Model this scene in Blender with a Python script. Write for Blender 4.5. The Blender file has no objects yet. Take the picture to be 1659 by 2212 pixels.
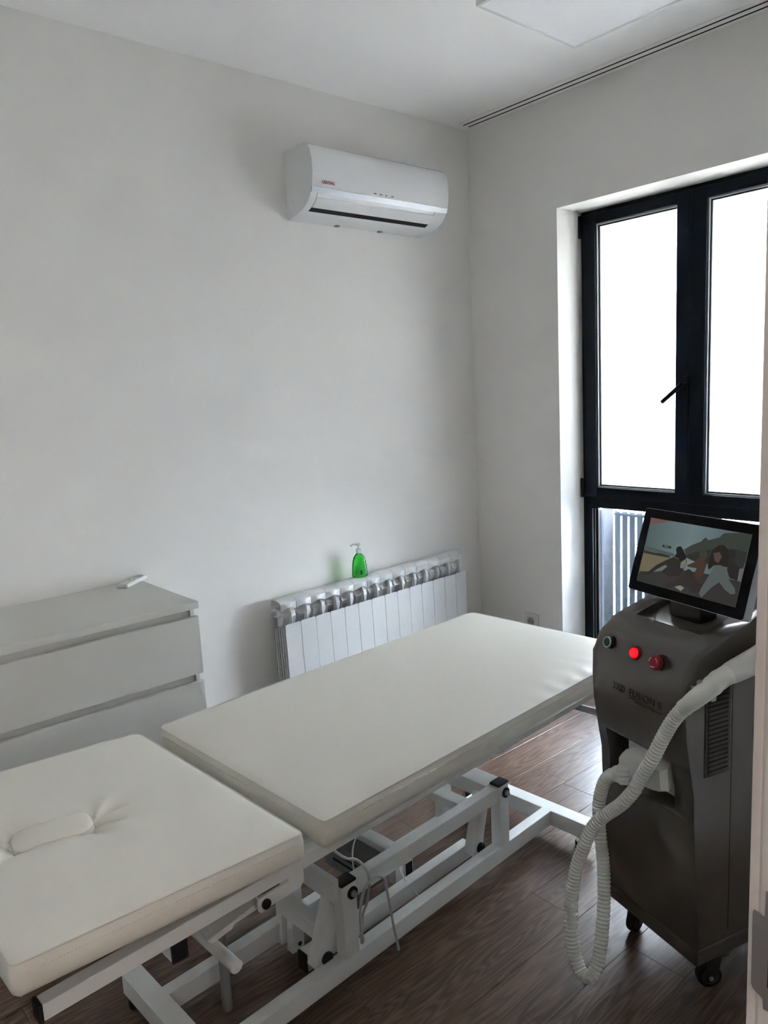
import bpy, bmesh, math, random
from math import sin, cos, pi, radians, sqrt, atan2
from mathutils import Vector, Matrix, noise
random.seed(4)
SC = bpy.context.scene
COL = SC.collection

# ---------------------------------------------------------------- camera
R3 = [[0.753549, -0.655441, -0.050609], [-0.139005, -0.08362, -0.986755], [0.642528, 0.750603, -0.154121]]
cam = bpy.data.cameras.new('camera'); cam_o = bpy.data.objects.new('camera', cam); COL.objects.link(cam_o)
cam.sensor_fit = 'VERTICAL'; cam.sensor_height = 24.0
cam.lens = 24.0 * 1634.31 / 2212.0
cam.clip_start = 0.02
rx, ry, rz = [Vector(r) for r in R3]          # right, down, forward in world axes
m = Matrix((rx, -ry, -rz)).transposed().to_4x4()
m.translation = (-3.104, -2.82, 1.5)
cam_o.matrix_world = m
SC.camera = cam_o

# ---------------------------------------------------------------- light, sky, exposure
SC.view_settings.view_transform = 'Standard'; SC.view_settings.look = 'None'
SC.view_settings.gamma = 1.0; SC.view_settings.use_curve_mapping = False
SC.view_settings.exposure = 0.0
SC.cycles.use_denoising = True
SC.cycles.max_bounces = 12; SC.cycles.diffuse_bounces = 7; SC.cycles.transmission_bounces = 10
SC.cycles.sample_clamp_indirect = 0.0
SC.cycles.caustics_refractive = True
W = bpy.data.worlds.new('sky'); SC.world = W; W.use_nodes = True
nt = W.node_tree; nt.nodes.clear()
wo = nt.nodes.new('ShaderNodeOutputWorld'); bg = nt.nodes.new('ShaderNodeBackground')
tc = nt.nodes.new('ShaderNodeTexCoord'); sep = nt.nodes.new('ShaderNodeSeparateXYZ'); rmp = nt.nodes.new('ShaderNodeValToRGB')
nt.links.new(tc.outputs['Generated'], sep.inputs[0]); nt.links.new(sep.outputs['Z'], rmp.inputs[0])
rmp.color_ramp.elements[0].position = 0.0; rmp.color_ramp.elements[0].color = (0.93, 0.96, 1.0, 1)
rmp.color_ramp.elements[1].position = 0.8; rmp.color_ramp.elements[1].color = (0.50, 0.70, 1.0, 1)
nt.links.new(rmp.outputs[0], bg.inputs[0]); bg.inputs[1].default_value = 172.0
nt.links.new(bg.outputs[0], wo.inputs[0])
sun = bpy.data.lights.new('sun', 'SUN'); sun.energy = 260.0; sun.angle = radians(1.0); sun.color = (1.0, 0.95, 0.88)
sun_o = bpy.data.objects.new('sun', sun); COL.objects.link(sun_o)
sun_o.rotation_euler = Vector((-0.10, 0.62, 0.78)).to_track_quat('Z', 'Y').to_euler()
hl = bpy.data.lights.new('hall_fill', 'AREA'); hl.shape = 'RECTANGLE'; hl.size = 0.8; hl.size_y = 1.3; hl.energy = 20; hl.color = (1.0, 0.88, 0.80)
hl_o = bpy.data.objects.new('hall_fill', hl); COL.objects.link(hl_o); hl_o.location = (-2.95, -4.46, 1.75); hl_o.rotation_euler = (radians(90), 0, 0)   # warm fill light added on the hall wall
# ---------------------------------------------------------------- materials
def lin(c):
    return tuple((v/255/12.92 if v/255 <= 0.04045 else ((v/255+0.055)/1.055)**2.4) for v in c) + (1,)
def mat(name, col, rough=0.5, metal=0.0, spec=0.5, bump=None, coat=0.0, trans=0.0, noisecol=None, emit=None, ior=1.45):
    M = bpy.data.materials.new(name); M.use_nodes = True; n = M.node_tree; p = n.nodes['Principled BSDF']
    p.inputs['Base Color'].default_value = tuple(col[:3])+(1,)
    p.inputs['Roughness'].default_value = rough; p.inputs['Metallic'].default_value = metal
    p.inputs['Specular IOR Level'].default_value = spec; p.inputs['Coat Weight'].default_value = coat
    p.inputs['Coat Roughness'].default_value = 0.08
    p.inputs['Transmission Weight'].default_value = trans; p.inputs['IOR'].default_value = ior
    if emit: p.inputs['Emission Color'].default_value = tuple(emit[0][:3])+(1,); p.inputs['Emission Strength'].default_value = emit[1]
    t = n.nodes.new('ShaderNodeTexCoord')
    if noisecol:
        sc, amt = noisecol
        nz = n.nodes.new('ShaderNodeTexNoise'); nz.inputs['Scale'].default_value = sc; nz.inputs['Detail'].default_value = 4
        mx = n.nodes.new('ShaderNodeMix'); mx.data_type = 'RGBA'
        n.links.new(t.outputs['Object'], nz.inputs['Vector']); n.links.new(nz.outputs[0], mx.inputs[0])
        mx.inputs[6].default_value = tuple(c*(1-amt) for c in col[:3])+(1,); mx.inputs[7].default_value = tuple(min(1, c*(1+amt)) for c in col[:3])+(1,)
        n.links.new(mx.outputs[2], p.inputs['Base Color'])
    if bump:
        sc, st, ds = bump
        nz = n.nodes.new('ShaderNodeTexNoise'); nz.inputs['Scale'].default_value = sc; nz.inputs['Detail'].default_value = 3
        b = n.nodes.new('ShaderNodeBump'); b.inputs['Strength'].default_value = st; b.inputs['Distance'].default_value = ds
        n.links.new(t.outputs['Object'], nz.inputs['Vector']); n.links.new(nz.outputs[0], b.inputs['Height']); n.links.new(b.outputs[0], p.inputs['Normal'])
    return M
M_wall = mat('wall_paint', (0.785, 0.772, 0.745), 0.85, spec=0.25, bump=(6, 0.35, 0.02), noisecol=(2.5, 0.012))
M_ceil = mat('ceiling_paint', (0.90, 0.895, 0.885), 0.9, spec=0.2, bump=(4, 0.25, 0.02))
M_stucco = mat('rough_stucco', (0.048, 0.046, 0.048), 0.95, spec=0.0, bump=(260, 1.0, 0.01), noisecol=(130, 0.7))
M_pave = mat('pale_paving', (0.55, 0.54, 0.52), 0.9, noisecol=(3, 0.1))
M_black = mat('dark_window_paint', (0.0022, 0.0045, 0.010), 0.38, spec=0.16)
M_gasket = mat('aluminium_bead', (0.35, 0.37, 0.4), 0.35, metal=0.6)
M_railing = mat('grey_railing_paint', (0.10, 0.115, 0.128), 0.7, spec=0.1)
M_vinyl = mat('cream_vinyl', (0.725, 0.70, 0.635), 0.42, spec=0.4, bump=(420, 0.12, 0.002))
M_seam = mat('cream_thread', (0.62, 0.61, 0.56), 0.6)
M_steel = mat('white_powder_coat', (0.66, 0.665, 0.66), 0.38, spec=0.45)
M_cap = mat('black_plastic', (0.008, 0.008, 0.009), 0.5)
M_zinc = mat('zinc_metal', (0.45, 0.45, 0.46), 0.3, metal=0.9)
M_greybox = mat('grey_plastic', (0.17, 0.175, 0.18), 0.5)
M_cable = mat('grey_cable', (0.36, 0.36, 0.35), 0.5)
M_mdf = mat('white_foil_board', (0.60, 0.595, 0.56), 0.45, spec=0.35)
M_rad = mat('white_enamel', (0.62, 0.625, 0.63), 0.3, spec=0.5)
M_acw = mat('white_plastic_gloss', (0.74, 0.745, 0.75), 0.22, spec=0.5)
M_silver = mat('silver_trim', (0.36, 0.37, 0.39), 0.38, metal=0.7)
M_dark = mat('dark_void', (0.004, 0.004, 0.004), 0.8)
M_plast = mat('white_plastic', (0.68, 0.68, 0.67), 0.35)
M_hose = mat('ivory_hose', (0.66, 0.65, 0.60), 0.45)
M_grip = mat('ivory_grip', (0.58, 0.56, 0.53), 0.35)
M_taupe = mat('taupe_gloss', (0.062, 0.050, 0.041), 0.30, spec=0.5, coat=0.9)
M_taupe2 = mat('taupe_matte', (0.040, 0.033, 0.030), 0.45, spec=0.4)
M_print = mat('black_print', (0.003, 0.003, 0.003), 0.4)
M_red = mat('red_plastic', (0.22, 0.004, 0.012), 0.35)
M_lit = mat('lit_red_lens', (0.6, 0.01, 0.02), 0.3, emit=((1.0, 0.008, 0.02), 1.0))
M_green = mat('green_plastic', (0.01, 0.075, 0.035), 0.4)
M_logo = mat('red_print', (0.28, 0.02, 0.03), 0.5)
M_bezel = mat('screen_glass', (0.0012, 0.0012, 0.002), 0.10, spec=0.12)
M_soap = mat('green_gel', (0.05, 0.55, 0.06), 0.06, trans=1.0, ior=1.36)
M_clear = mat('clear_plastic', (0.85, 0.88, 0.87), 0.15, trans=0.45, ior=1.25)
M_blue = mat('blue_sticker', (0.03, 0.10, 0.25), 0.5)
M_jamb = mat('white_lacquer', (0.70, 0.655, 0.635), 0.4)
M_strike = mat('brushed_nickel', (0.30, 0.28, 0.28), 0.42, metal=0.7)
M_lamp = mat('opal_diffuser', (0.90, 0.91, 0.93), 0.3)
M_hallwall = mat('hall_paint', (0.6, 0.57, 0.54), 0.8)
def frosted():
    M = bpy.data.materials.new('frosted_glass'); M.use_nodes = True; n = M.node_tree; n.nodes.clear()
    o = n.nodes.new('ShaderNodeOutputMaterial'); r = n.nodes.new('ShaderNodeBsdfRefraction'); t = n.nodes.new('ShaderNodeBsdfTranslucent')
    g = n.nodes.new('ShaderNodeBsdfGlossy'); a = n.nodes.new('ShaderNodeMixShader'); b = n.nodes.new('ShaderNodeMixShader')
    r.inputs['Roughness'].default_value = 0.42; r.inputs['IOR'].default_value = 1.35; r.inputs['Color'].default_value = (0.40, 0.39, 0.372, 1)
    t.inputs['Color'].default_value = (0.325, 0.315, 0.30, 1); g.inputs['Roughness'].default_value = 0.25
    a.inputs[0].default_value = 0.35; b.inputs[0].default_value = 0.05
    n.links.new(r.outputs[0], a.inputs[1]); n.links.new(t.outputs[0], a.inputs[2]); n.links.new(a.outputs[0], b.inputs[1]); n.links.new(g.outputs[0], b.inputs[2])
    n.links.new(b.outputs[0], o.inputs[0]); return M
M_frost = frosted()
def clearglass():
    M = bpy.data.materials.new('clear_glass'); M.use_nodes = True; n = M.node_tree; n.nodes.clear()
    o = n.nodes.new('ShaderNodeOutputMaterial'); t = n.nodes.new('ShaderNodeBsdfTransparent'); g = n.nodes.new('ShaderNodeBsdfGlossy'); a = n.nodes.new('ShaderNodeMixShader')
    f = n.nodes.new('ShaderNodeFresnel'); f.inputs[0].default_value = 1.35
    t.inputs[0].default_value = (0.95, 0.97, 0.97, 1); g.inputs['Roughness'].default_value = 0.01
    n.links.new(f.outputs[0], a.inputs[0]); n.links.new(t.outputs[0], a.inputs[1]); n.links.new(g.outputs[0], a.inputs[2]); n.links.new(a.outputs[0], o.inputs[0]); return M
M_glass = clearglass()
def woodmat():
    M = bpy.data.materials.new('oak_plank'); M.use_nodes = True; n = M.node_tree; p = n.nodes['Principled BSDF']
    t = n.nodes.new('ShaderNodeTexCoord'); oi = n.nodes.new('ShaderNodeObjectInfo')
    ad = n.nodes.new('ShaderNodeVectorMath'); ad.operation = 'MULTIPLY_ADD'
    cm = n.nodes.new('ShaderNodeCombineXYZ')
    for i in range(3): n.links.new(oi.outputs['Random'], cm.inputs[i])
    ad.inputs[1].default_value = (37, 53, 11); n.links.new(cm.outputs[0], ad.inputs[0]); n.links.new(t.outputs['Object'], ad.inputs[2])
    mp = n.nodes.new('ShaderNodeMapping'); mp.inputs['Scale'].default_value = (1.1, 9.0, 1); n.links.new(ad.outputs[0], mp.inputs[0])
    nz = n.nodes.new('ShaderNodeTexNoise'); nz.inputs['Scale'].default_value = 1.6; nz.inputs['Detail'].default_value = 2; n.links.new(mp.outputs[0], nz.inputs['Vector'])
    ml = n.nodes.new('ShaderNodeMath'); ml.operation = 'MULTIPLY'; ml.inputs[1].default_value = 95; n.links.new(nz.outputs[0], ml.inputs[0])
    sn = n.nodes.new('ShaderNodeMath'); sn.operation = 'SINE'; n.links.new(ml.outputs[0], sn.inputs[0])
    mp2 = n.nodes.new('ShaderNodeMapping'); mp2.inputs['Scale'].default_value = (3.5, 130.0, 1); n.links.new(ad.outputs[0], mp2.inputs[0])
    nf = n.nodes.new('ShaderNodeTexNoise'); nf.inputs['Scale'].default_value = 1.0; nf.inputs['Detail'].default_value = 5; n.links.new(mp2.outputs[0], nf.inputs['Vector'])
    s1 = n.nodes.new('ShaderNodeMath'); s1.operation = 'MULTIPLY_ADD'; s1.inputs[1].default_value = 0.19; s1.inputs[2].default_value = 0.5; n.links.new(sn.outputs[0], s1.inputs[0])
    s2 = n.nodes.new('ShaderNodeMath'); s2.operation = 'MULTIPLY_ADD'; s2.inputs[1].default_value = 0.9; n.links.new(nf.outputs[0], s2.inputs[0])
    s3 = n.nodes.new('ShaderNodeMath'); s3.operation = 'SUBTRACT'; s3.inputs[1].default_value = 0.45; n.links.new(s1.outputs[0], s3.inputs[0]); n.links.new(s3.outputs[0], s2.inputs[2])
    cr = n.nodes.new('ShaderNodeValToRGB'); n.links.new(s2.outputs[0], cr.inputs[0])
    e = cr.color_ramp.elements; e[0].position = 0.1; e[0].color = (0.032, 0.016, 0.009, 1); e[1].position = 0.85; e[1].color = (0.150, 0.092, 0.064, 1)
    x = cr.color_ramp.elements.new(0.5); x.color = (0.088, 0.052, 0.035, 1)
    hs = n.nodes.new('ShaderNodeHueSaturation'); mr = n.nodes.new('ShaderNodeMapRange'); mr.inputs[3].default_value = 0.88; mr.inputs[4].default_value = 1.15
    n.links.new(oi.outputs['Random'], mr.inputs[0]); n.links.new(mr.outputs[0], hs.inputs['Value']); n.links.new(cr.outputs[0], hs.inputs['Color']); n.links.new(hs.outputs[0], p.inputs['Base Color'])
    p.inputs['Roughness'].default_value = 0.33; p.inputs['Specular IOR Level'].default_value = 0.42
    b = n.nodes.new('ShaderNodeBump'); b.inputs['Strength'].default_value = 0.25; b.inputs['Distance'].default_value = 0.002
    n.links.new(nf.outputs[0], b.inputs['Height']); n.links.new(b.outputs[0], p.inputs['Normal']); return M
M_wood = woodmat()
M_joint = mat('joint_filler', (0.07, 0.05, 0.04), 0.6)

# ---------------------------------------------------------------- helpers
def tag(o, label=None, cat=None, group=None, kind=None):
    if label: o['label'] = label
    if cat: o['category'] = cat
    if group: o['group'] = group
    if kind: o['kind'] = kind
    return o
def empty(name, loc=(0, 0, 0), rot=(0, 0, 0), parent=None):
    o = bpy.data.objects.new(name, None); o.empty_display_size = 0.1; COL.objects.link(o)
    o.location = loc; o.rotation_euler = rot
    if parent: o.parent = parent
    return o
def obj(name, bm, mats, parent=None, smooth=False, loc=None, rot=None):
    me = bpy.data.meshes.new(name)
    bmesh.ops.recalc_face_normals(bm, faces=bm.faces)
    bm.to_mesh(me); bm.free()
    for m_ in (mats if isinstance(mats, (list, tuple)) else [mats]): me.materials.append(m_)
    if smooth:
        for p in me.polygons: p.use_smooth = True
        try: me.set_sharp_from_angle(angle=radians(40))
        except Exception: pass
    o = bpy.data.objects.new(name, me); COL.objects.link(o)
    if smooth and len(me.vertices) < 4000:
        wn = o.modifiers.new('wn', 'WEIGHTED_NORMAL'); wn.keep_sharp = True; wn.weight = 80
    if parent: o.parent = parent
    if loc: o.location = loc
    if rot: o.rotation_euler = rot
    return o
def box(bm, x0, x1, y0, y1, z0, z1, bev=0.0, seg=2, mi=0, M=None):
    vs = [bm.verts.new(v) for v in ((x0,y0,z0),(x1,y0,z0),(x1,y1,z0),(x0,y1,z0),(x0,y0,z1),(x1,y0,z1),(x1,y1,z1),(x0,y1,z1))]
    fs = [bm.faces.new([vs[i] for i in f]) for f in ((0,3,2,1),(4,5,6,7),(0,1,5,4),(1,2,6,5),(2,3,7,6),(3,0,4,7))]
    for f in fs: f.material_index = mi
    if M: bmesh.ops.transform(bm, matrix=M, verts=vs)
    if bev > 0:
        es = list({e for f in fs for e in f.edges})
        r = bmesh.ops.bevel(bm, geom=es, offset=bev, segments=seg, profile=0.5, affect='EDGES')
        for f in r['faces']: f.material_index = mi
    return bm
def B(*a, **k): return box(bmesh.new(), *a, **k)
def extr(pts, axis, a0, a1, bm=None, mi=0):
    """polygon (two coords) pulled along an axis; x: pts=(y,z)  y: pts=(x,z)  z: pts=(x,y)"""
    bm = bm or bmesh.new()
    f3 = {'x': lambda p, a: (a, p[0], p[1]), 'y': lambda p, a: (p[0], a, p[1]), 'z': lambda p, a: (p[0], p[1], a)}[axis]
    A = [bm.verts.new(f3(p, a0)) for p in pts]; Bv = [bm.verts.new(f3(p, a1)) for p in pts]; n = len(pts)
    fs = [bm.faces.new(A), bm.faces.new(Bv[::-1])] + [bm.faces.new((A[i], Bv[i], Bv[(i+1) % n], A[(i+1) % n])) for i in range(n)]
    for f in fs: f.material_index = mi
    return bm
def bevall(bm, off, seg=2, ang=25):
    es = [e for e in bm.edges if len(e.link_faces) == 2 and e.calc_face_angle(0) > radians(ang)]
    bmesh.ops.bevel(bm, geom=es, offset=off, segments=seg, profile=0.5, affect='EDGES'); return bm
def cyl(bm, c, r, h, axis='z', seg=24, r2=None, mi=0, bev=0):
    ax = Vector({'x': (1,0,0), 'y': (0,1,0), 'z': (0,0,1)}[axis] if isinstance(axis, str) else axis).normalized()
    M = Matrix.Translation(Vector(c)) @ ax.to_track_quat('Z', 'Y').to_matrix().to_4x4()
    n0 = set(bm.faces)
    r_ = bmesh.ops.create_cone(bm, cap_ends=True, segments=seg, radius1=r, radius2=r if r2 is None else r2, depth=h, matrix=M)
    if bev:
        es = [e for v in r_['verts'] for e in v.link_edges if len(e.link_faces) == 2 and e.calc_face_angle(0) > 1.0]
        bmesh.ops.bevel(bm, geom=list(set(es)), offset=bev, segments=2, profile=0.5, affect='EDGES')
    for f in bm.faces:
        if f not in n0: f.material_index = mi
    return bm
def smoothpath(P, step):
    P = [Vector(p) for p in P]; out = []
    Q = [P[0]*2-P[1]] + P + [P[-1]*2-P[-2]]
    for i in range(1, len(Q)-2):
        a, b, c, d = Q[i-1:i+3]; n = max(2, int((c-b).length/step))
        for k in range(n):
            t = k/n
            out.append(0.5*((2*b)+(-a+c)*t+(2*a-5*b+4*c-d)*t*t+(-a+3*b-3*c+d)*t**3))
    out.append(P[-1]); return out
def tube(P, r, seg=10, step=0.012, rfun=None, bm=None, smooth=True, closed=False):
    bm = bm or bmesh.new()
    pts = smoothpath(P, step) if smooth else [Vector(p) for p in P]
    s = 0; nrm = None; rings = []; n = len(pts)
    for i, p in enumerate(pts):
        if closed: t = (pts[(i+1) % n]-pts[i-1]).normalized()
        else: t = (pts[min(i+1, n-1)]-pts[max(i-1, 0)]).normalized()
        if nrm is None: nrm = t.orthogonal().normalized()
        nrm = (nrm - t*nrm.dot(t)).normalized(); bn = t.cross(nrm)
        if i: s += (p-pts[i-1]).length
        rr = rfun(s) if rfun else r
        rings.append([bm.verts.new(p+(nrm*cos(2*pi*k/seg)+bn*sin(2*pi*k/seg))*rr) for k in range(seg)])
    for i in range(n if closed else n-1):
        a, b = rings[i], rings[(i+1) % n]
        for k in range(seg): bm.faces.new((a[k], a[(k+1) % seg], b[(k+1) % seg], b[k]))
    if not closed: bm.faces.new(rings[0][::-1]); bm.faces.new(rings[-1])
    return bm
def lathe(prof, c=(0,0,0), seg=32, sy=1.0):
    bm = bmesh.new(); rings = []
    for r, z in prof: rings.append([bm.verts.new((c[0]+r*cos(2*pi*k/seg), c[1]+r*sy*sin(2*pi*k/seg), c[2]+z)) for k in range(seg)])
    for a, b in zip(rings, rings[1:]):
        for k in range(seg): bm.faces.new((a[k], a[(k+1) % seg], b[(k+1) % seg], b[k]))
    bm.faces.new(rings[0][::-1]); bm.faces.new(rings[-1]); return bm
def boolean(o, cutter_bm, op='DIFFERENCE'):
    c = obj('cutter_temp', cutter_bm, M_dark)
    c.matrix_world = o.matrix_world if not o.parent else Matrix.Identity(4)
    par = o.parent; o.parent = None
    c.location = o.location; c.rotation_euler = o.rotation_euler
    md = o.modifiers.new('b', 'BOOLEAN'); md.object = c; md.operation = op; md.solver = 'EXACT'
    bpy.context.view_layer.update()
    dg = bpy.context.evaluated_depsgraph_get(); me = bpy.data.meshes.new_from_object(o.evaluated_get(dg))
    o.modifiers.clear(); old = o.data; o.data = me; bpy.data.meshes.remove(old)
    cm = c.data; bpy.data.objects.remove(c); bpy.data.meshes.remove(cm); o.parent = par
    for p in me.polygons: p.use_smooth = True
    try: me.set_sharp_from_angle(angle=radians(35))
    except Exception: pass
    return o
def text(name, body, m_, parent, M, size=0.05, ext=0.0004, sx=1.0, bold=0.0, spacing=1.0):
    cu = bpy.data.curves.new(name, 'FONT'); cu.body = body; cu.size = size; cu.extrude = ext; cu.offset = bold; cu.space_character = spacing
    tmp = bpy.data.objects.new(name, cu); COL.objects.link(tmp); cu.materials.append(m_)
    bpy.context.view_layer.update()
    me = bpy.data.meshes.new_from_object(tmp.evaluated_get(bpy.context.evaluated_depsgraph_get()))
    bpy.data.objects.remove(tmp); bpy.data.curves.remove(cu)
    o = bpy.data.objects.new(name, me); COL.objects.link(o)
    if parent: o.parent = parent
    o.matrix_local = M @ Matrix.Diagonal((sx, 1, 1, 1)); return o
def struct(name, bm, m_, parent=None, label=None, smooth=False):
    o = obj(name, bm, m_, parent, smooth)
    if not parent: o['kind'] = 'structure'
    if label: o['label'] = label
    return o

# ---------------------------------------------------------------- room shell
XL, YF, ZC = -3.75, -2.62, 2.82
WY0, WY1, WZ0, WZ1 = -0.556, -1.705, 0.03, 2.322     # window opening
struct('wall_back', B(XL-0.15, 0.0, 0.0, 0.2, -0.05, ZC), M_wall, label='plain off-white plastered wall behind the radiator and dresser')
struct('wall_left', B(XL-0.15, XL, -4.5, 0.0, -0.05, ZC), M_wall, label='plain off-white wall at the head of the couch')
bm = B(0, 0.2, WY0, 0.2, -0.05, ZC)
box(bm, 0, 0.2, YF-0.12, WY1, -0.05, ZC); box(bm, 0, 0.2, WY1, WY0, WZ1, ZC); box(bm, 0, 0.2, WY1, WY0, -0.05, WZ0)
struct('wall_right', bm, M_wall, label='off-white wall holding the tall dark framed window')
bm = B(0.2, 0.555, -0.50, 1.2, -0.3, 4.2)
box(bm, 0.2, 0.555, -4.5, -1.76, -0.3, 4.2); box(bm, 0.2, 0.555, -1.76, -0.50, 2.36, 4.2); box(bm, 0.2, 0.555, -1.76, -0.50, -0.3, 0.02)
struct('wall_exterior', bm, M_stucco, label='rough grey stucco of the outside wall seen through the lower pane')
# front wall with the doorway the picture is taken from
bm = B(-2.60, 0.0, YF-0.12, YF, -0.05, ZC)
box(bm, XL, -3.46, YF-0.12, YF, -0.05, ZC); box(bm, -3.46, -2.60, YF-0.12, YF, 2.10, ZC)
struct('wall_front', bm, M_wall, label='wall beside the doorway')
struct('ceiling', B(XL-0.15, 0.555, -4.6, 0.2, ZC, ZC+0.15), M_ceil, label='plain white ceiling')
# hallway behind the doorway
bm = B(XL, -1.4, -4.6, -4.5, -0.05, ZC); box(bm, -1.4, -1.3, -4.5, YF-0.12, -0.05, ZC)
struct('wall_hall', bm, M_hallwall, label='wall of the hall outside the doorway')
# exterior ground, and a house across added to cut low sky light
struct('ground', B(0.555, 30, -25, 25, -0.45, -0.3), M_pave, label='pale paving outside the window')
struct('wall_opposite', B(7.0, 7.4, -25, 25, -0.45, 5.2), M_pave, label='pale building across the way, added to cut low sky light')
# doorway jamb with strike plate
d1 = empty('door_1', (-2.62, YF-0.12, 0)); tag(d1, 'white lacquered door jamb at the right edge with a nickel strike plate', kind='structure')
bm = B(0.0, 0.022, -0.01, 0.1150, 0, 2.10, 0.0006); box(bm, 0.0012, 0.022, 0.1150, 0.1165, 0, 2.10); box(bm, 0.0, 0.022, 0.1165, 0.1230, 0, 2.10, 0.0010)
obj('jamb', bm, M_jamb, d1, True)
pts = [(0.080, 1.070), (0.1108, 1.070), (0.1112, 1.0775), (0.1180, 1.0815), (0.1193, 1.0850), (0.1195, 1.138), (0.1190, 1.1405), (0.1115, 1.1385), (0.1112, 1.158), (0.080, 1.158)]
sp = obj('strike_plate', bevall(extr(pts, 'x', -0.0016, 0.0004), 0.0004, 2, 30), M_strike, d1, True); sp['label'] = 'nickel strike plate'
obj('latch_hole', B(-0.0018, -0.001, 0.085, 0.1085, 1.088, 1.128), M_dark, sp)
obj('door_stop', B(-0.012, 0.0, 0.0, 0.060, 0, 2.09, 0.002), M_jamb, d1)
bm = B(-0.86, 0.0, 0.0, 0.12, 2.078, 2.10, 0.002); box(bm, -0.86, -0.84, 0, 0.12, 0, 2.08, 0.002)
obj('head_jamb', bm, M_jamb, d1)
# linear vent in the ceiling along the right wall
t1 = struct('trim_1', B(-0.107, -0.030, YF, -0.05, ZC-0.004, ZC+0.001), M_ceil, label='slim recessed linear vent running along the ceiling by the window wall')
for xx in (-0.040, -0.080):
    obj('vent_slit', B(xx-0.003, xx+0.003, YF, -0.055, ZC-0.006, ZC-0.003), M_dark, t1)

# floor planks
fl = struct('floor', B(XL, 0.2, -4.6, 0.0, -0.06, -0.006), M_joint, label='grey-brown oak-look plank floor')
PW, PL = 0.158, 1.25
plank_cache = {}
j = 0; y = -0.083
while y > -2.9:
    y0, y1 = max(y-PW, -4.5), y
    off = (-0.88 if j % 5 == 2 else (-0.88 + 0.37*j*1.7)) % PL
    if j == 2: off = (-0.88) % PL
    x = XL - PL + off
    while x < 0.0:
        a, b = max(x, XL), min(x+PL, 0.0)
        if b-a > 0.03:
            key = round(b-a, 3)
            if key not in plank_cache:
                o = obj('plank', B(0.0003, b-a-0.0003, 0.0003, PW-0.0003, -0.006, 0.0, 0.0007, 1), M_wood, fl)
                plank_cache[key] = o.data
            else:
                o = bpy.data.objects.new('plank', plank_cache[key]); COL.objects.link(o); o.parent = fl
            o.location = (a, y0, 0)
        x += PL
    y -= PW; j += 1
obj('plank', B(XL, 0, -0.083, 0, -0.006, 0), M_wood, fl)
obj('hall_floor_board', B(XL, -1.3, -4.5, y, -0.006, 0), M_wood, fl)

# ---------------------------------------------------------------- window
w1 = empty('window_1', (0.19, -1.13, 0)); tag(w1, 'tall black framed window with frosted sashes over a clear lower pane', kind='structure')
def frame_ring(bm, x0, x1, y0, y1, z0, z1, t, bev=0.002):
    ta, tb, tt, tbm = t if isinstance(t, tuple) else (t, t, t, t)
    box(bm, x0, x1, y0, y0+ta, z0, z1, bev); box(bm, x0, x1, y1-tb, y1, z0, z1, bev)
    box(bm, x0, x1, y0+ta, y1-tb, z1-tt, z1, bev); box(bm, x0, x1, y0+ta, y1-tb, z0, z0+tbm, bev)
    return bm
OY = 1.13; OX = -0.19
def wy(v): return v+OY
bm = frame_ring(bmesh.new(), 0.005, 0.060, wy(WY1), wy(WY0), WZ0, WZ1, (0.045, 0.045, 0.045, 0.07))
box(bm, 0.005, 0.060, wy(WY1)+0.045, wy(WY0)-0.045, 0.878, 0.942, 0.002)
obj('window_frame', bm, M_black, w1)
bm = frame_ring(bmesh.new(), 0.0, 0.05, wy(WY1)+0.045, wy(WY0)-0.045, 0.10, 0.880, (0.044, 0.044, 0.006, 0.03)); obj('glazing_frame', bm, M_black, w1)
obj('glazing_bead', frame_ring(bmesh.new(), -0.0012, 0.002, wy(WY1)+0.056, wy(WY0)-0.056, 0.112, 0.868, (0.0045, 0.0045, 0.0003, 0.003), 0), M_gasket, w1)
obj('gasket', frame_ring(bmesh.new(), -0.0012, 0.002, wy(WY1)+0.072, wy(WY0)-0.072, 0.118, 0.868, (0.003, 0.003, 0.0003, 0.003), 0), M_gasket, w1)
obj('fixed_pane', B(0.020, 0.026, wy(WY1)+0.09, wy(WY0)-0.09, 0.13, 0.878), M_glass, w1)
for (ya, yb, sl, sr) in ((-1.127, -0.578, 0.062, 0.070), (-1.683, -1.128, 0.070, 0.072)):
    s = obj('sash', frame_ring(bmesh.new(), -0.018, 0.045, wy(ya), wy(yb), 0.932, 2.300, (sl, sr, 0.048, 0.048), 0.003), M_black, w1)
    g0, g1 = ya+sl, yb-sr
    obj('glazing_bead', frame_ring(bmesh.new(), -0.006, 0.02, wy(g0)-0.001, wy(g1)+0.001, 0.980, 2.253, 0.007, 0), M_gasket, s)
    obj('gasket', frame_ring(bmesh.new(), 0.006, 0.02, wy(g0)+0.005, wy(g1)-0.005, 0.986, 2.247, 0.007, 0), M_cap, s)
    obj('frosted_pane', B(0.012, 0.018, wy(g0), wy(g1), 0.98, 2.252), M_frost, s)
for z0, z1 in ((2.198, 2.302), (0.926, 1.023)):
    bm = cyl(bmesh.new(), (-0.018, wy(-0.566), (z0+z1)/2), 0.009, z1-z0, 'z', 16, bev=0.002); obj('hinge', bm, M_black, w1, True)
h = obj('handle_base', B(-0.032, -0.018, wy(-1.13), wy(-1.104), 1.42, 1.51, 0.004), M_black, w1, True)
Mh = Matrix.Translation((-0.062, wy(-1.117), 1.474)) @ Matrix.Rotation(atan2(-0.080, 0.098), 4, 'X')
bm = B(-0.007, 0.007, -0.008, 0.122, -0.0085, 0.0085, 0.003, M=Mh); cyl(bm, (-0.045, wy(-1.117), 1.474), 0.009, 0.04, 'x', 16)
obj('handle', bm, M_black, w1, True)
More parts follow.
